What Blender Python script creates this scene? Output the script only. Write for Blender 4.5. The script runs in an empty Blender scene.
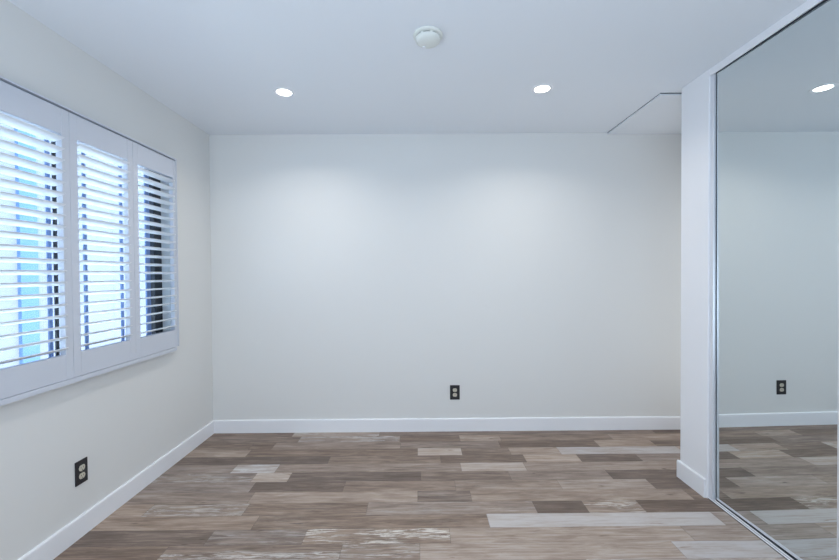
import bpy, bmesh, math, random
from mathutils import Vector, Matrix

C = bpy.context.scene.collection
scene = bpy.context.scene

# ------------------------------------------------------------------ camera
F_PX, PITCH, YAW, ROLL, CAM_H = 394.27, 0.0152, 0.0042, 0.0066, 1.2959
cam_data = bpy.data.cameras.new('camera')
cam_data.sensor_width = 36.0
cam_data.lens = F_PX * 36.0 / 839.0
cam_data.clip_start = 0.02
cam = bpy.data.objects.new('camera', cam_data)
C.objects.link(cam)
cp, sp, cy, sy = math.cos(PITCH), math.sin(PITCH), math.cos(YAW), math.sin(YAW)
r0 = Vector((cy, -sy, 0)); u0 = Vector((sy * sp, cy * sp, cp)); fw = Vector((sy * cp, cy * cp, -sp))
cr, sr = math.cos(ROLL), math.sin(ROLL)
R = cr * r0 - sr * u0
U = sr * r0 + cr * u0
M = Matrix((R, U, -fw)).transposed().to_4x4()
M.translation = Vector((0, 0, CAM_H))
cam.matrix_world = M
scene.camera = cam

# ------------------------------------------------------------------ sky, sun, exposure
scene.view_settings.view_transform = 'Standard'
scene.view_settings.look = 'None'
scene.view_settings.gamma = 1.0
scene.view_settings.use_curve_mapping = False
scene.view_settings.exposure = 0.30

world = bpy.data.worlds.new('sky')
scene.world = world
world.use_nodes = True
bg = world.node_tree.nodes['Background']
bg.inputs['Color'].default_value = (0.40, 0.66, 1.0, 1)
bg.inputs['Strength'].default_value = 4.5

sun_data = bpy.data.lights.new('sun', 'SUN')
sun_data.energy = 10.0
sun_data.angle = 0.01
sun_data.color = (1.0, 0.97, 0.92)
sun = bpy.data.objects.new('sun', sun_data)
C.objects.link(sun)
sun.rotation_euler = Vector((0.36, -0.20, 0.91)).to_track_quat('Z', 'Y').to_euler()

# unseen fill light added behind the camera to even out the room
fill_data = bpy.data.lights.new('rear_fill_light', 'AREA')
fill_data.shape = 'RECTANGLE'
fill_data.size = 3.0
fill_data.size_y = 2.0
fill_data.energy = 51.0
fill_data.color = (0.67, 0.82, 1.0)
fill = bpy.data.objects.new('rear_fill_light', fill_data)
C.objects.link(fill)
fill.location = (-0.35, -0.75, 1.05)
fill.rotation_euler = (math.radians(142), 0, 0)

# unseen fill light added to brighten the recess behind the closet pier
recess_fill_data = bpy.data.lights.new('recess_fill_light', 'AREA')
recess_fill_data.shape = 'RECTANGLE'
recess_fill_data.size = 2.0
recess_fill_data.size_y = 0.66
recess_fill_data.energy = 2.5
recess_fill_data.color = (0.95, 0.98, 1.0)
recess_fill = bpy.data.objects.new('recess_fill_light', recess_fill_data)
C.objects.link(recess_fill)
recess_fill.location = (2.42, 2.85, 1.1)
recess_fill.rotation_euler = (0, math.radians(90), 0)


DOWNLIGHT_W = 4.0
DOWNLIGHT_COLOR = (1.0, 0.95, 0.88)

# ------------------------------------------------------------------ dimensions
H = 2.44            # ceiling height
XL = -1.6908        # left wall face
YB = 3.2334         # back wall face
XP = 1.648          # closet wall face
YF, YN = 2.465, 2.231   # far and near end of the closet end wall
XR = 2.45           # right wall of the recess
YR = -1.30          # wall behind the camera
PI = math.pi


# ------------------------------------------------------------------ helpers
def new_mat(name):
    m = bpy.data.materials.new(name)
    m.use_nodes = True
    nt = m.node_tree
    return m, nt, nt.nodes['Principled BSDF']


def paint(name, color, rough=0.6, bump=0.0, scale=120.0, var=0.0, spec=0.4, metallic=0.0):
    m, nt, b = new_mat(name)
    b.inputs['Roughness'].default_value = rough
    b.inputs['Specular IOR Level'].default_value = spec
    b.inputs['Metallic'].default_value = metallic
    b.inputs['Base Color'].default_value = (*color, 1)
    tc = nt.nodes.new('ShaderNodeTexCoord')
    if var:
        n = nt.nodes.new('ShaderNodeTexNoise'); n.inputs['Scale'].default_value = scale / 20
        n.inputs['Detail'].default_value = 4
        nt.links.new(tc.outputs['Object'], n.inputs['Vector'])
        r = nt.nodes.new('ShaderNodeValToRGB')
        r.color_ramp.elements[0].position = 0.3
        r.color_ramp.elements[1].position = 0.7
        r.color_ramp.elements[0].color = (*[c * (1 - var) for c in color], 1)
        r.color_ramp.elements[1].color = (*[min(1, c * (1 + var)) for c in color], 1)
        nt.links.new(n.outputs['Fac'], r.inputs['Fac'])
        nt.links.new(r.outputs['Color'], b.inputs['Base Color'])
    if bump:
        n2 = nt.nodes.new('ShaderNodeTexNoise'); n2.inputs['Scale'].default_value = scale
        n2.inputs['Detail'].default_value = 3
        nt.links.new(tc.outputs['Object'], n2.inputs['Vector'])
        bp = nt.nodes.new('ShaderNodeBump'); bp.inputs['Strength'].default_value = bump
        bp.inputs['Distance'].default_value = 0.002
        nt.links.new(n2.outputs['Fac'], bp.inputs['Height'])
        nt.links.new(bp.outputs['Normal'], b.inputs['Normal'])
    return m


def add_box(bm, x0, x1, y0, y1, z0, z1, bevel=0.0):
    r = bmesh.ops.create_cube(bm, size=1.0)
    vs = r['verts']
    for v in vs:
        v.co = Vector((x0 + (v.co.x + .5) * (x1 - x0), y0 + (v.co.y + .5) * (y1 - y0), z0 + (v.co.z + .5) * (z1 - z0)))
    if bevel:
        es = list({e for v in vs for e in v.link_edges})
        bmesh.ops.bevel(bm, geom=es, offset=bevel, segments=2, profile=0.5, affect='EDGES', clamp_overlap=True)


def add_prism(bm, pts, axis_from, axis_to):
    """pts: closed outline as 3D points at axis_from; axis_to: offset vector of the extrusion."""
    a = [bm.verts.new(Vector(p) + Vector(axis_from)) for p in pts]
    b = [bm.verts.new(Vector(p) + Vector(axis_to)) for p in pts]
    n = len(pts)
    bm.faces.new(list(reversed(a)))
    bm.faces.new(b)
    for i in range(n):
        bm.faces.new((a[i], a[(i + 1) % n], b[(i + 1) % n], b[i]))


def add_lathe(bm, profile, seg=48, mat=None):
    """profile: list of (radius, z); radius 0 closes to a point."""
    rings = []
    for r, z in profile:
        if r < 1e-6:
            rings.append([bm.verts.new((0, 0, z))])
        else:
            rings.append([bm.verts.new((r * math.cos(2 * PI * i / seg), r * math.sin(2 * PI * i / seg), z)) for i in range(seg)])
    for a, b in zip(rings[:-1], rings[1:]):
        for i in range(seg):
            j = (i + 1) % seg
            if len(a) == 1 and len(b) == 1:
                continue
            if len(a) == 1:
                bm.faces.new((a[0], b[i], b[j]))
            elif len(b) == 1:
                bm.faces.new((a[i], b[0], a[j]))
            else:
                bm.faces.new((a[i], b[i], b[j], a[j]))


def obj(name, bm, m, parent=None, smooth=False, loc=None):
    bmesh.ops.recalc_face_normals(bm, faces=bm.faces[:])
    me = bpy.data.meshes.new(name)
    bm.to_mesh(me)
    bm.free()
    if smooth:
        for p in me.polygons:
            p.use_smooth = True
        try:
            me.set_sharp_from_angle(angle=math.radians(35))
        except Exception:
            pass
    me.materials.append(m)
    o = bpy.data.objects.new(name, me)
    C.objects.link(o)
    if parent is not None:
        o.parent = parent
    if loc is not None:
        o.location = loc
    return o


def box(name, m, x0, x1, y0, y1, z0, z1, parent=None, bevel=0.0):
    bm = bmesh.new()
    add_box(bm, x0, x1, y0, y1, z0, z1, bevel)
    return obj(name, bm, m, parent)


def tag(o, label, cat, group=None):
    o['label'] = label
    o['category'] = cat
    if group:
        o['group'] = group
    return o


def thing(name, label, cat, loc=(0, 0, 0), rot=(0, 0, 0), group=None):
    o = bpy.data.objects.new(name, None)
    C.objects.link(o)
    o.empty_display_size = 0.05
    o.location = loc
    o.rotation_euler = rot
    return tag(o, label, cat, group)


def struct(o):
    o['kind'] = 'structure'
    return o


# ------------------------------------------------------------------ materials
M_wall = paint('wall_paint', (0.785, 0.786, 0.772), 0.65, bump=0.12, scale=160)
M_ceil = paint('ceiling_paint', (0.84, 0.87, 0.91), 0.75, bump=0.15, scale=140)
M_trim = paint('trim_paint', (0.91, 0.92, 0.95), 0.35, spec=0.5)
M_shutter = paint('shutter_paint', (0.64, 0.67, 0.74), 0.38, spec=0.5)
M_shutter_lit = paint('shutter_paint_lit', (0.84, 0.86, 0.89), 0.38, spec=0.5)  # shutter paint lightened for the louvers; their daylight brightness is in the colour
M_bronze = paint('dark_bronze_aluminium', (0.018, 0.020, 0.026), 0.4, spec=0.5)
M_sash_flare = paint('flare_blue_aluminium', (0.15, 0.22, 0.40), 0.4, spec=0.5)  # bar colour raised towards blue, with the window flare painted in
M_plate = paint('dark_outlet_plate', (0.020, 0.020, 0.024), 0.35, spec=0.5)
M_ivory = paint('ivory_plastic', (0.62, 0.58, 0.48), 0.4)
M_slot = paint('slot_black', (0.012, 0.012, 0.012), 0.6)
M_screw = paint('screw_metal', (0.35, 0.33, 0.30), 0.35, metallic=1.0)
M_detector = paint('detector_plastic', (0.78, 0.80, 0.76), 0.45)
M_vent = paint('detector_vent_dark', (0.16, 0.17, 0.16), 0.6)
M_alu = paint('pale_aluminium', (0.80, 0.82, 0.87), 0.32, metallic=0.35, spec=0.6)
M_gasket_shade = paint('dark_gasket_and_shade', (0.05, 0.06, 0.075), 0.6)  # also colours the painted shadow line on the attic hatch
M_stucco = paint('grey_stucco', (0.225, 0.212, 0.255), 0.9, bump=0.2, scale=60, var=0.04)
M_concrete = paint('pale_concrete', (0.82, 0.82, 0.80), 0.9, bump=0.3, scale=50, var=0.08)
M_downspout = paint('blue_grey_board', (0.09, 0.15, 0.26), 0.5)

# mirror glass: slightly green grey silvering
M_mirror, nt, b = new_mat('mirror_glass')
b.inputs['Base Color'].default_value = (0.74, 0.79, 0.80, 1)
b.inputs['Metallic'].default_value = 1.0
b.inputs['Roughness'].default_value = 0.0

# window glass: clear with a faint surface reflection
M_glass = bpy.data.materials.new('window_glass')
M_glass.use_nodes = True
nt = M_glass.node_tree
for n in list(nt.nodes):
    nt.nodes.remove(n)
out = nt.nodes.new('ShaderNodeOutputMaterial')
tr = nt.nodes.new('ShaderNodeBsdfTransparent'); tr.inputs['Color'].default_value = (0.90, 0.96, 0.97, 1)
gl = nt.nodes.new('ShaderNodeBsdfGlossy'); gl.inputs['Roughness'].default_value = 0.0
lw = nt.nodes.new('ShaderNodeLayerWeight'); lw.inputs['Blend'].default_value = 0.5
pw = nt.nodes.new('ShaderNodeMath'); pw.operation = 'POWER'; pw.inputs[1].default_value = 5.0
nt.links.new(lw.outputs['Facing'], pw.inputs[0])
fr = nt.nodes.new('ShaderNodeMath'); fr.operation = 'MULTIPLY_ADD'
fr.inputs[1].default_value = 0.9; fr.inputs[2].default_value = 0.04
nt.links.new(pw.outputs[0], fr.inputs[0])
mx = nt.nodes.new('ShaderNodeMixShader')
nt.links.new(fr.outputs[0], mx.inputs['Fac'])
nt.links.new(tr.outputs['BSDF'], mx.inputs[1])
nt.links.new(gl.outputs['BSDF'], mx.inputs[2])
nt.links.new(mx.outputs['Shader'], out.inputs['Surface'])

# lit lens of a downlight
M_lens, nt, b = new_mat('lit_lens')
b.inputs['Base Color'].default_value = (0.9, 0.9, 0.88, 1)
b.inputs['Emission Color'].default_value = (1.0, 0.985, 0.95, 1)
b.inputs['Emission Strength'].default_value = 9.0


def floor_material():
    m, nt, b = new_mat('weathered_wood_planks')
    N, L = nt.nodes.new, nt.links.new

    def math_node(op, a, c=None, clamp=False):
        n = N('ShaderNodeMath'); n.operation = op; n.use_clamp = clamp
        for i, v in enumerate((a, c)):
            if v is None:
                continue
            if isinstance(v, (int, float)):
                n.inputs[i].default_value = v
            else:
                L(v, n.inputs[i])
        return n.outputs[0]

    at = N('ShaderNodeAttribute'); at.attribute_name = 'plank'
    sep = N('ShaderNodeSeparateColor'); L(at.outputs['Color'], sep.inputs['Color'])
    tone, seed, scuff = sep.outputs[0], sep.outputs[1], sep.outputs[2]
    uv = N('ShaderNodeUVMap'); uv.uv_map = 'plank_uv'
    suv = N('ShaderNodeSeparateXYZ'); L(uv.outputs['UV'], suv.inputs['Vector'])
    comb = N('ShaderNodeCombineXYZ')
    L(suv.outputs['X'], comb.inputs['X']); L(suv.outputs['Y'], comb.inputs['Y'])
    L(math_node('MULTIPLY', seed, 57.0), comb.inputs['Z'])

    def noise(sx, sy, scale, detail, rough=0.55, dist=0.0):
        mp = N('ShaderNodeMapping'); mp.inputs['Scale'].default_value = (sx, sy, 1)
        L(comb.outputs['Vector'], mp.inputs['Vector'])
        n = N('ShaderNodeTexNoise'); n.inputs['Scale'].default_value = scale
        n.inputs['Detail'].default_value = detail; n.inputs['Roughness'].default_value = rough
        n.inputs['Distortion'].default_value = dist
        L(mp.outputs['Vector'], n.inputs['Vector'])
        return n.outputs['Fac']

    grain = noise(2.6, 78, 1.6, 8, 0.7, 0.25)
    blotch = noise(1.5, 8.5, 2.6, 6, 0.68, 0.5)
    patch = noise(1.2, 9.0, 2.0, 2, 0.5, 0.4)
    knots = noise(3.2, 14, 2.2, 2, 0.5, 0.3)
    scratch = noise(3.0, 30, 2.2, 6, 0.72, 1.0)
    t = math_node('ADD', tone, math_node('MULTIPLY', math_node('SUBTRACT', grain, 0.5), 0.95))
    t = math_node('ADD', t, math_node('MULTIPLY', math_node('SUBTRACT', blotch, 0.5), 0.9))
    # knots: small dark spots
    kn = N('ShaderNodeMapRange'); kn.inputs['From Min'].default_value = 0.70; kn.inputs['From Max'].default_value = 0.80
    L(knots, kn.inputs['Value'])
    t = math_node('SUBTRACT', t, math_node('MULTIPLY', kn.outputs['Result'], 0.4))
    ramp = N('ShaderNodeValToRGB')
    e = ramp.color_ramp.elements
    e[0].position = 0.0; e[0].color = (0.100, 0.072, 0.058, 1)
    e[1].position = 1.0; e[1].color = (0.56, 0.53, 0.52, 1)
    for pos, col in ((0.30, (0.182, 0.138, 0.114, 1)), (0.52, (0.310, 0.245, 0.205, 1)), (0.72, (0.440, 0.365, 0.315, 1)), (0.86, (0.50, 0.45, 0.42, 1))):
        x = e.new(pos); x.color = col
    L(t, ramp.inputs['Fac'])
    # whitewash scuffs: where the scuff value is high and the stretched noise peaks
    sc = N('ShaderNodeMapRange'); sc.inputs['From Min'].default_value = 0.48; sc.inputs['From Max'].default_value = 0.57
    L(scratch, sc.inputs['Value'])
    pm = N('ShaderNodeMapRange'); pm.inputs['From Min'].default_value = 0.40; pm.inputs['From Max'].default_value = 0.54
    L(patch, pm.inputs['Value'])
    scm = math_node('MULTIPLY', sc.outputs['Result'], math_node('MULTIPLY', pm.outputs['Result'], scuff), True)
    mix = N('ShaderNodeMix'); mix.data_type = 'RGBA'
    L(scm, mix.inputs[0]); L(ramp.outputs['Color'], mix.inputs[6])
    mix.inputs[7].default_value = (0.70, 0.70, 0.69, 1)
    # seams between planks
    s1 = math_node('LESS_THAN', suv.outputs['X'], 0.0022)
    s2 = math_node('LESS_THAN', suv.outputs['Y'], 0.0016)
    seam = math_node('MULTIPLY', math_node('MAXIMUM', s1, s2), 0.5)
    mix2 = N('ShaderNodeMix'); mix2.data_type = 'RGBA'
    L(seam, mix2.inputs[0]); L(mix.outputs[2], mix2.inputs[6])
    mix2.inputs[7].default_value = (0.05, 0.04, 0.036, 1)
    hue = N('ShaderNodeMix'); hue.data_type = 'RGBA'; hue.blend_type = 'MULTIPLY'; hue.inputs[0].default_value = 1.0
    L(mix2.outputs[2], hue.inputs[6])
    tint = N('ShaderNodeValToRGB')
    te = tint.color_ramp.elements
    te[0].color = (1.06, 0.98, 0.90, 1); te[1].color = (1.0, 1.0, 1.02, 1)
    x = te.new(0.5); x.color = (1.05, 1.0, 0.95, 1)
    L(seed, tint.inputs['Fac'])
    L(tint.outputs['Color'], hue.inputs[7])
    L(hue.outputs[2], b.inputs['Base Color'])
    b.inputs['Roughness'].default_value = 0.46
    b.inputs['Specular IOR Level'].default_value = 0.35
    bp = N('ShaderNodeBump'); bp.inputs['Strength'].default_value = 0.12; bp.inputs['Distance'].default_value = 0.002
    L(grain, bp.inputs['Height']); L(bp.outputs['Normal'], b.inputs['Normal'])
    return m


M_floor = floor_material()

# ------------------------------------------------------------------ room shell
def build_floor():
    rnd = random.Random(11)
    pitch, y_first = 0.115, 1.761
    rows = {
        0: [(-1.75, 0.35, 0), (-1.2, 0.4, 0.8), (-0.37, 0.45, 0.5), (0.0, 0.68, 0), (1.21, 0.93, 0.2)],
        1: [(-1.75, 0.3, 0), (-1.04, 0.42, 0.3), (-0.57, 0.48, 1), (0.15, 0.66, 0), (1.33, 0.6, 0)],
        2: [(-1.75, 0.55, 0), (-0.86, 0.42, 0.1), (0.36, 0.97, 0.2), (1.57, 0.62, 0)],
        3: [(-1.75, 0.6, 0), (-1.5, 0.5, 0.5), (-0.96, 0.4, 0.1), (-0.29, 0.52, 0.2), (0.64, 0.22, 0), (0.92, 0.52, 0.7), (1.23, 0.25, 0)],
        4: [(-1.75, 0.5, 0), (-0.98, 0.62, 0), (-0.01, 0.36, 0.1), (0.3, 0.55, 0.1), (1.57, 0.4, 0)],
        5: [(-1.75, 0.5, 0.1), (-1.02, 0.28, 0), (-0.46, 0.48, 0), (0.22, 0.5, 0.1), (0.86, 0.62, 0.2), (1.42, 0.3, 0)],
        6: [(-1.75, 0.5, 0.4), (-1.06, 0.72, 0.7), (-0.83, 0.28, 0), (0.01, 0.4, 0), (0.58, 0.5, 0), (1.22, 0.3, 0), (1.72, 0.35, 0)],
        7: [(-1.75, 0.5, 0.1), (-1.24, 0.8, 0.8), (-0.95, 0.5, 0.1), (0.28, 0.8, 0), (0.71, 0.58, 0)],
        8: [(-1.75, 0.25, 0), (-0.63, 0.42, 0), (0.15, 0.33, 0), (0.74, 0.68, 0.1), (1.12, 0.3, 0), (1.54, 0.55, 0)],
        9: [(-1.75, 0.6, 0), (-1.24, 0.38, 0), (-0.01, 0.86, 0), (0.31, 0.38, 0.1), (0.66, 0.6, 0.2), (1.02, 0.85, 0.2), (1.91, 0.7, 0)],
        10: [(-1.75, 0.4, 0), (-1.27, 0.3, 0), (-1.1, 0.5, 0), (-0.14, 0.45, 0), (0.61, 0.3, 0), (1.35, 0.6, 0.1), (1.78, 0.3, 0)],
        11: [(-1.75, 0.4, 0), (-0.94, 0.5, 0.6), (-0.15, 0.35, 0), (0.32, 0.6, 0.2), (0.64, 0.45, 0), (1.51, 0.6, 0)],
        12: [(-1.75, 0.35, 0), (-1.02, 0.6, 0.7), (-0.32, 0.4, 0), (1.91, 0.22, 0)],
    }
    xa, xb = -1.75, XR + 0.08
    bm = bmesh.new()
    col = bm.faces.layers.float_color.new('plank')
    uvl = bm.loops.layers.uv.new('plank_uv')
    k0 = math.floor((YR - 0.08 - y_first) / pitch)
    for k in range(k0, 13):
        y0, y1 = y_first + k * pitch, y_first + (k + 1) * pitch
        if k in rows:
            cuts = rows[k]
        else:
            cuts, x = [], xa
            while x < xb:
                cuts.append((x, rnd.choice((0.25, 0.35, 0.4, 0.45, 0.5, 0.6, 0.7, 0.92)), rnd.choice((0, 0, 0.2, 0.6))))
                x += rnd.uniform(0.35, 1.2)
        for i, (x0, t, s) in enumerate(cuts):
            x1 = cuts[i + 1][0] if i + 1 < len(cuts) else xb
            vs = [bm.verts.new(p) for p in ((x0, y0, 0), (x1, y0, 0), (x1, y1, 0), (x0, y1, 0))]
            f = bm.faces.new(vs)
            f[col] = (t, rnd.random(), s, 1)
            for l, (u, v) in zip(f.loops, ((0, 0), (x1 - x0, 0), (x1 - x0, y1 - y0), (0, y1 - y0))):
                l[uvl].uv = (u, v)
    # underside slab so that the floor has thickness
    ya, yb = y_first + k0 * pitch, y_first + 13 * pitch
    t = [bm.verts.new((x, y, -0.004)) for x, y in ((xa, ya), (xb, ya), (xb, yb), (xa, yb))]
    u = [bm.verts.new((x, y, -0.12)) for x, y in ((xa, ya), (xb, ya), (xb, yb), (xa, yb))]
    bm.faces.new(list(reversed(u)))
    for i in range(4):
        bm.faces.new((u[i], u[(i + 1) % 4], t[(i + 1) % 4], t[i]))
    for f in bm.faces:
        if f.calc_center_median().z > -0.001 and f.normal.z < 0:
            f.normal_flip()
    me = bpy.data.meshes.new('floor')
    bm.to_mesh(me); bm.free()
    me.materials.append(M_floor)
    o = bpy.data.objects.new('floor', me)
    C.objects.link(o)
    return struct(o)


build_floor()
struct(box('ceiling', M_ceil, -1.84, XR + 0.12, YR - 0.12, YB + 0.12, H, H + 0.16))
struct(box('wall_back', M_wall, -1.84, XR + 0.12, YB, YB + 0.12, -0.004, H))
struct(box('wall_front', M_wall, -1.84, XR + 0.12, YR - 0.12, YR, -0.004, H))
struct(box('wall_right', M_wall, XR, XR + 0.12, YR, YB, -0.004, H))

# left wall with the window opening
WY0, WY1, WZ0, WZ1 = 1.49, 2.695, 0.855, 2.045
bm = bmesh.new()
XO = XL - 0.15
add_box(bm, XO, XL, YR, WY0, -0.004, H)
add_box(bm, XO, XL, WY1, YB, -0.004, H)
add_box(bm, XO, XL, WY0, WY1, -0.004, WZ0)
add_box(bm, XO, XL, WY0, WY1, WZ1, H)
struct(obj('wall_left', bm, M_wall))

# closet end wall (the white pier) and the rest of the closet front nearer than the camera
bm = bmesh.new()
add_box(bm, XP, XR, YN, YF, -0.004, H, bevel=0.004)
struct(obj('wall_closet_end', bm, M_trim))
bm = bmesh.new()
add_box(bm, XP, XP + 0.12, YR, 0.86, -0.004, H)
struct(obj('wall_closet_front', bm, M_wall))


def baseboard(name, p0, p1, inward, ends=(0, 0)):
    """a 107 mm baseboard with an eased top edge running from p0 to p1; inward points into the room"""
    p0, p1, n = Vector((*p0, 0)), Vector((*p1, 0)), Vector((*inward, 0))
    prof = [(0, 0.0), (0.013, 0.0), (0.013, 0.098), (0.0115, 0.1035), (0.008, 0.1065), (0, 0.1065)]
    bm = bmesh.new()
    pts = [n * a + Vector((0, 0, z)) for a, z in prof]
    add_prism(bm, pts, p0, p1)
    return struct(obj(name, bm, M_trim))


baseboard('baseboard_back', (XL + 0.013, YB), (XR, YB), (0, -1))
baseboard('baseboard_left', (XL, YR), (XL, YB), (1, 0))
baseboard('baseboard_closet', (XP, YN + 0.008), (XP, YF + 0.013), (-1, 0))
baseboard('baseboard_recess', (XP, YF), (XR, YF), (0, 1))

# ------------------------------------------------------------------ window behind the shutters
win = bpy.data.objects.new('window_1', None)
C.objects.link(win)
struct(win)
GX0, GX1 = XL - 0.115, XL - 0.052
bm = bmesh.new()
add_box(bm, GX0, GX1, WY0, WY0 + 0.05, WZ0, WZ1, 0.002)
add_box(bm, GX0, GX1, WY1 - 0.075, WY1, WZ0, WZ1, 0.002)
add_box(bm, GX0, GX1, WY0 + 0.05, WY1 - 0.075, WZ0, WZ0 + 0.04, 0.002)
add_box(bm, GX0, GX1, WY0 + 0.05, WY1 - 0.075, WZ1 - 0.04, WZ1, 0.002)
obj('window_frame', bm, M_bronze, win)
zl, zh = WZ0 + 0.04, WZ1 - 0.04
for y0, y1, m in ((1.872, 1.889, M_sash_flare), (1.907, 1.921, M_bronze), (2.076, 2.092, M_sash_flare), (2.331, 2.346, M_sash_flare), (2.546, 2.582, M_sash_flare)):
    box('mullion', m, GX1 - 0.012, GX1 - 0.002, y0, y1, zl, zh, win, 0.001)
box('pane', M_glass, GX0 + 0.028, GX0 + 0.034, WY0 + 0.05, WY1 - 0.075, zl, zh, win)
# white reveal board at the foot of the opening
box('window_stool', M_trim, GX1 + 0.001, XL - 0.0205, WY0, WY1, WZ0, WZ0 + 0.012, win)

# ------------------------------------------------------------------ shutters
SY0, SY1, SZ0, SZ1 = 1.452, 2.720, 0.787, 2.092       # outer size of the shutter frame
SF = XL + 0.046                                       # its room-side face
fr_ = bpy.data.objects.new('trim_1', None)            # white casing with a bottom ledge around the shutters
C.objects.link(fr_)
fr_.location = (XL, 0.5 * (SY0 + SY1), SZ0)
struct(fr_)


def part_box(name, m, parent, boxes, bevel=0.0015):
    bm = bmesh.new()
    o = parent.location
    for x0, x1, y0, y1, z0, z1 in boxes:
        add_box(bm, x0 - o.x, x1 - o.x, y0 - o.y, y1 - o.y, z0 - o.z, z1 - o.z, bevel)
    return obj(name, bm, m, parent)


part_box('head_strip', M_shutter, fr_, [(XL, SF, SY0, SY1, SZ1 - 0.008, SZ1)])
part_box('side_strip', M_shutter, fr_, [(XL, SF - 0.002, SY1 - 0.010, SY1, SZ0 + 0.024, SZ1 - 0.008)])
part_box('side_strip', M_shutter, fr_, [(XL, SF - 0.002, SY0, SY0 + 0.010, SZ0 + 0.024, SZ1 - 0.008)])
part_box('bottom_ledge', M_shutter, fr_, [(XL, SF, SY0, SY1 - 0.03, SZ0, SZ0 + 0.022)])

PF, PB = XL + 0.040, XL + 0.012                       # panel front and back faces
PZ0, PZ1 = SZ0 + 0.0235, SZ1 - 0.0155
OZ0, OZ1 = 0.927, 1.957                               # louver opening
NL = 20


def louver_mesh(y0, y1, tilt, m):
    bm = bmesh.new()
    seg, a, bb = 20, 0.0315, 0.0052
    ring = []
    for i in range(seg):
        th = 2 * PI * i / seg
        ring.append(Vector((a * math.cos(th), 0, bb * math.sin(th))))
    rot = Matrix.Rotation(tilt, 3, 'Y')
    ring = [rot @ p for p in ring]
    add_prism(bm, ring, (0, y0, 0), (0, y1, 0))
    return bm


def shutter_panel(y0, y1, stile_l, stile_r, tilt0, label, odd):
    yc = 0.5 * (y0 + y1)
    t = thing('plantation_shutter', label, 'shutter', (PB, yc, PZ0), group='louvered shutter panels on the left wall')
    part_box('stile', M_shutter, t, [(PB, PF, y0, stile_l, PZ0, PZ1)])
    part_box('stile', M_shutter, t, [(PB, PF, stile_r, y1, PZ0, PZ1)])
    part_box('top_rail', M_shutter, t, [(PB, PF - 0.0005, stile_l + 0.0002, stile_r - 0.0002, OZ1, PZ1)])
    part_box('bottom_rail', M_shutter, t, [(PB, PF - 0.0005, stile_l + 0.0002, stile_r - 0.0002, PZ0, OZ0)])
    xc = 0.5 * (PF + PB)
    pitch = (OZ1 - OZ0) / NL
    for i in range(NL):
        zc = OZ1 - (i + 0.5) * pitch
        tilt = math.radians(-tilt0 + odd.get(i, 0.0))
        bm = louver_mesh(stile_l - yc + 0.002, stile_r - yc - 0.002, tilt, M_shutter)
        o = obj('louver', bm, M_shutter_lit, t, smooth=True)
        o.location = (xc - PB, 0, zc - PZ0)
    return t


shutter_panel(1.4645, 1.8890, 1.5090, 1.8490, 17.0, 'white louvered shutter panel at the left edge of the photo, the nearest of three', {})
shutter_panel(1.8910, 2.3060, 1.9330, 2.2640, 17.0, 'white louvered shutter panel in the middle, between the other two', {7: -6.0})
shutter_panel(2.3080, 2.7080, 2.3480, 2.6800, 9.5, 'white louvered shutter panel nearest the back corner, a black window jamb showing behind its louvers', {5: 4.0, 14: 4.0})

# ------------------------------------------------------------------ mirrored closet doors
# fascia and tracks belong to the opening
bm = bmesh.new()
add_box(bm, XP + 0.003, XP + 0.012, 0.86, YN - 0.0004, H - 0.040, H - 0.0005, 0.001)
tag(obj('header_fascia', bm, M_trim), 'white metal header strip along the ceiling above the mirrored closet door', 'header strip')
bm = bmesh.new()
add_box(bm, XP + 0.008, XP + 0.030, YN - 0.0265, YN - 0.0005, 0.0005, H - 0.042, 0.001)
jam = tag(obj('door_jamb', bm, M_alu), 'slim white metal jamb strip between the white pier and the mirrored door', 'door jamb')
flt = thing('floor_track', 'white metal double rail on the floor under the mirrored closet door', 'track', (XP + 0.05, 1.5, 0))
ox, oy = XP + 0.05, 1.5
bm = bmesh.new()
add_box(bm, XP + 0.003 - ox, XP + 0.085 - ox, 0.87 - oy, YN - 0.001 - oy, 0.0003, 0.0030)
obj('track_base', bm, M_gasket_shade, flt)
for a in (0.0040, 0.0185):
    bm = bmesh.new()
    add_box(bm, XP + a - ox, XP + a + 0.0080 - ox, 0.87 - oy, YN - 0.001 - oy, 0.0031, 0.0072, 0.001)
    obj('rail', bm, M_trim, flt)


def mirror_door(y_far, y_near, x_at_far, lean, label):
    w = y_far - y_near
    t = thing('mirror_door', label, 'closet door', (x_at_far, y_far, 0.014), (0, 0, 0))
    hh = H - 0.034 - 0.014
    # local frame: +X into the closet, -Y along the door, Z up
    bm = bmesh.new(); add_box(bm, 0.0, 0.004, -w + 0.022, -0.006, 0.012, hh - 0.007)
    obj('mirror', bm, M_mirror, t)
    bm = bmesh.new(); add_box(bm, 0.0045, 0.016, -w + 0.002, -0.002, 0.004, hh - 0.002)
    obj('backing', bm, M_gasket_shade, t)
    bm = bmesh.new(); add_box(bm, -0.003, 0.0044, -w, -w + 0.0215, 0, hh, 0.001)
    obj('stile', bm, M_alu, t)
    bm = bmesh.new(); add_box(bm, -0.001, 0.0044, -0.0055, 0.0, 0, hh, 0.0005)
    obj('stile', bm, M_gasket_shade, t)
    bm = bmesh.new(); add_box(bm, -0.001, 0.0044, -w + 0.022, -0.006, hh - 0.0068, hh, 0.0005)
    obj('top_rail', bm, M_gasket_shade, t)
    bm = bmesh.new(); add_box(bm, -0.001, 0.0044, -w + 0.022, -0.006, 0, 0.0118, 0.0005)
    obj('bottom_rail', bm, M_alu, t)
    t.rotation_euler = lean
    return t


# the hung door sits a fraction of a degree out of square, as its reflection shows
mirror_door(2.2035, 1.5440, 1.6770, (0, -0.0040, 0.0121), 'tall mirrored sliding closet door reflecting the back wall and a ceiling light')
mirror_door(1.5400, 0.8900, 1.7100, (0, 0, 0), 'second mirrored sliding closet door, beyond the right edge of the photo')

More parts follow.
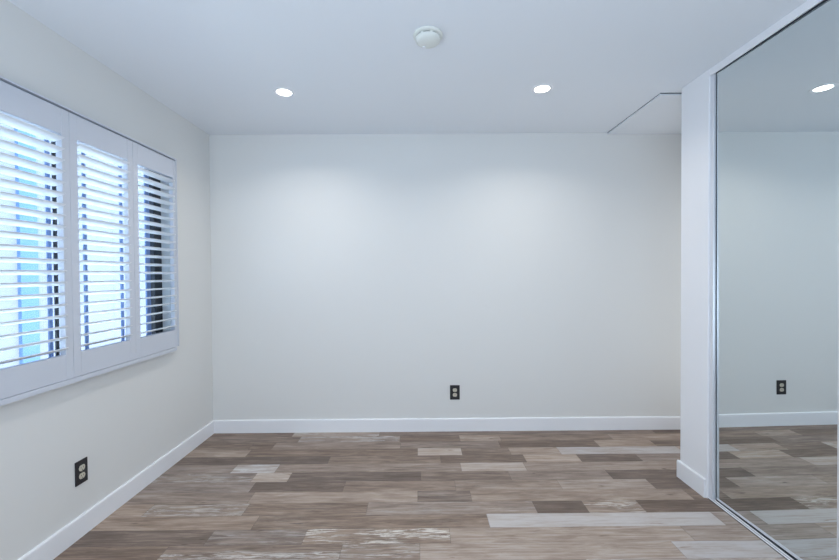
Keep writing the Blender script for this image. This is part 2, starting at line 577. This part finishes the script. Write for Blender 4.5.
# ------------------------------------------------------------------ ceiling fittings
def downlight(x, y, label, group=None):
    t = thing('recessed_light', label, 'ceiling light', (x, y, H), group=group)
    bm = bmesh.new()
    add_lathe(bm, [(0.0455, -0.0008), (0.0455, -0.0040), (0.050, -0.0058), (0.062, -0.0046), (0.0665, -0.0005), (0.0455, -0.0005)])
    obj('trim_ring', bm, M_trim, t, smooth=True)
    bm = bmesh.new()
    add_lathe(bm, [(0, -0.0042), (0.03, -0.0040), (0.0450, -0.0030), (0.0450, -0.0012), (0, -0.0012)])
    obj('lens', bm, M_lens, t, smooth=True)
    ld = bpy.data.lights.new('bulb', 'AREA')
    ld.shape = 'DISK'; ld.size = 0.085; ld.energy = DOWNLIGHT_W; ld.color = DOWNLIGHT_COLOR
    ld.spread = math.radians(145)
    lo = bpy.data.objects.new('bulb', ld)
    C.objects.link(lo); lo.parent = t; lo.location = (0, 0, -0.007)
    return t


downlight(-0.829, 2.488, 'round lit recessed ceiling light, the left one near the window')
downlight(0.778, 2.458, 'round lit recessed ceiling light, the right one near the closet pier')
downlight(-0.829, 0.15, 'added unseen recessed ceiling light over the camera, window side')  # this pair is out of view, added for more light in the room
downlight(0.778, 0.15, 'added unseen recessed ceiling light over the camera, closet side')

sd = thing('smoke_detector', 'round off-white smoke detector on the ceiling between the two recessed lights', 'smoke detector', (0.056, 1.902, H))
bm = bmesh.new()
add_lathe(bm, [(0, -0.0005), (0.069, -0.0005), (0.071, -0.003), (0.070, -0.010), (0.066, -0.013), (0.056, -0.0135), (0, -0.0135)])
obj('base_plate', bm, M_detector, sd, smooth=True)
bm = bmesh.new()
add_lathe(bm, [(0, -0.0137), (0.0535, -0.0137), (0.0535, -0.020), (0, -0.020)])
obj('vent_ring', bm, M_vent, sd, smooth=True)
bm = bmesh.new()
add_lathe(bm, [(0, -0.0202), (0.060, -0.0202), (0.0605, -0.024), (0.057, -0.033), (0.047, -0.040), (0.030, -0.0435), (0, -0.0445)])
obj('cover', bm, M_detector, sd, smooth=True)
for k in range(8):
    a = 2 * PI * k / 8 + 0.25
    bm = bmesh.new()
    add_box(bm, 0.0537, 0.0585, -0.006, 0.006, -0.0200, -0.0137)
    f = obj('vent_fin', bm, M_detector, sd)
    f.rotation_euler = (0, 0, a)
bm = bmesh.new()
add_lathe(bm, [(0, 0.0), (0.008, 0.0), (0.008, -0.004), (0.006, -0.0055), (0, -0.0058)], 24)
obj('test_button', bm, M_trim, sd, smooth=True, loc=(-0.018, 0.026, -0.0425))

# attic hatch: a shallow panel lying on the ceiling in the recess
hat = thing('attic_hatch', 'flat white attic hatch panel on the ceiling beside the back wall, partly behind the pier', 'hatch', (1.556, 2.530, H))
bm = bmesh.new()
add_box(bm, 0.0, 0.70, 0.0, YB - 2.530 - 0.002, -0.014, -0.0026, 0.0012)
obj('panel', bm, M_ceil, hat)
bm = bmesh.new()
add_box(bm, -0.0012, 0.70, -0.0075, YB - 2.530 - 0.002, -0.0025, -0.0004)  # solid dark strip painting in the shadow line along the hatch edge
obj('edge_shade_strip', bm, M_gasket_shade, hat)

# ------------------------------------------------------------------ outlets
def outlet(loc, rotz, label, hw):
    # local frame: plate in the XZ plane, facing -Y
    t = thing('wall_outlet', label, 'outlet', loc, (0, 0, rotz), group='dark duplex outlets')
    bm = bmesh.new()
    add_box(bm, -hw, hw, -0.006, -0.0005, -0.0595, 0.0595, 0.002)
    obj('cover_plate', bm, M_plate, t)
    for s in (-1, 1):
        zc = s * 0.0198
        bm = bmesh.new()
        seg = 28
        pts = []
        for i in range(seg):
            a = 2 * PI * i / seg
            pts.append((0.0172 * math.cos(a), 0, max(-0.0140, min(0.0140, 0.0172 * math.sin(a))) + zc))
        add_prism(bm, pts, (0, -0.0058, 0), (0, -0.0082, 0))
        r = obj('receptacle', bm, M_ivory, t)
        for x, hgt in ((-0.0062, 0.0070), (0.0062, 0.0085)):
            bm = bmesh.new()
            add_box(bm, x - 0.001, x + 0.001, -0.0086, -0.0083, zc + 0.0025 - hgt / 2, zc + 0.0025 + hgt / 2)
            obj('slot', bm, M_slot, r)
        bm = bmesh.new()
        add_box(bm, -0.002, 0.002, -0.0086, -0.0083, zc - 0.0105, zc - 0.0065)
        obj('ground_hole', bm, M_slot, r)
    bm = bmesh.new()
    add_lathe(bm, [(0, -0.0004), (0.0028, -0.0002), (0.003, 0.0006), (0, 0.0006)], 16)
    sc = obj('screw', bm, M_screw, t, smooth=True)
    sc.rotation_euler = (math.radians(-90), 0, 0)
    sc.location = (0, -0.0064, 0)
    return t


outlet((0.2985, YB, 0.3195), 0.0, 'dark outlet plate with two ivory receptacles on the back wall', 0.0400)
outlet((XL, 1.9625, 0.3200), math.radians(90), 'dark outlet plate with two ivory receptacles on the left wall below the shutters', 0.0355)

# ------------------------------------------------------------------ outside, seen between the louvers
bm = bmesh.new()
add_box(bm, -14, XO - 0.02, -8, 16, -0.45, -0.25)
g = obj('ground_outside', bm, M_concrete)
struct(g)
nh = thing('neighbour_house', 'stucco house wall outside the window, seen in strips between the louvers', 'building', (-4.6, 4.0, -0.25))
bm = bmesh.new(); add_box(bm, -0.3, 0, -9, 9, 0, 4.6)
obj('wall', bm, M_stucco, nh)
bm = bmesh.new(); add_box(bm, -0.3, 0.06, -9, 9, 4.6, 4.8)
obj('eave', bm, M_trim, nh)
bm = bmesh.new(); add_box(bm, 0.0, 0.04, 0.55, 0.76, 0.5, 4.6)
obj('corner_board', bm, M_downspout, nh)
bm = bmesh.new(); add_box(bm, 0.0, 0.03, -9, 9, 0, 0.5)
obj('plinth', bm, M_concrete, nh)
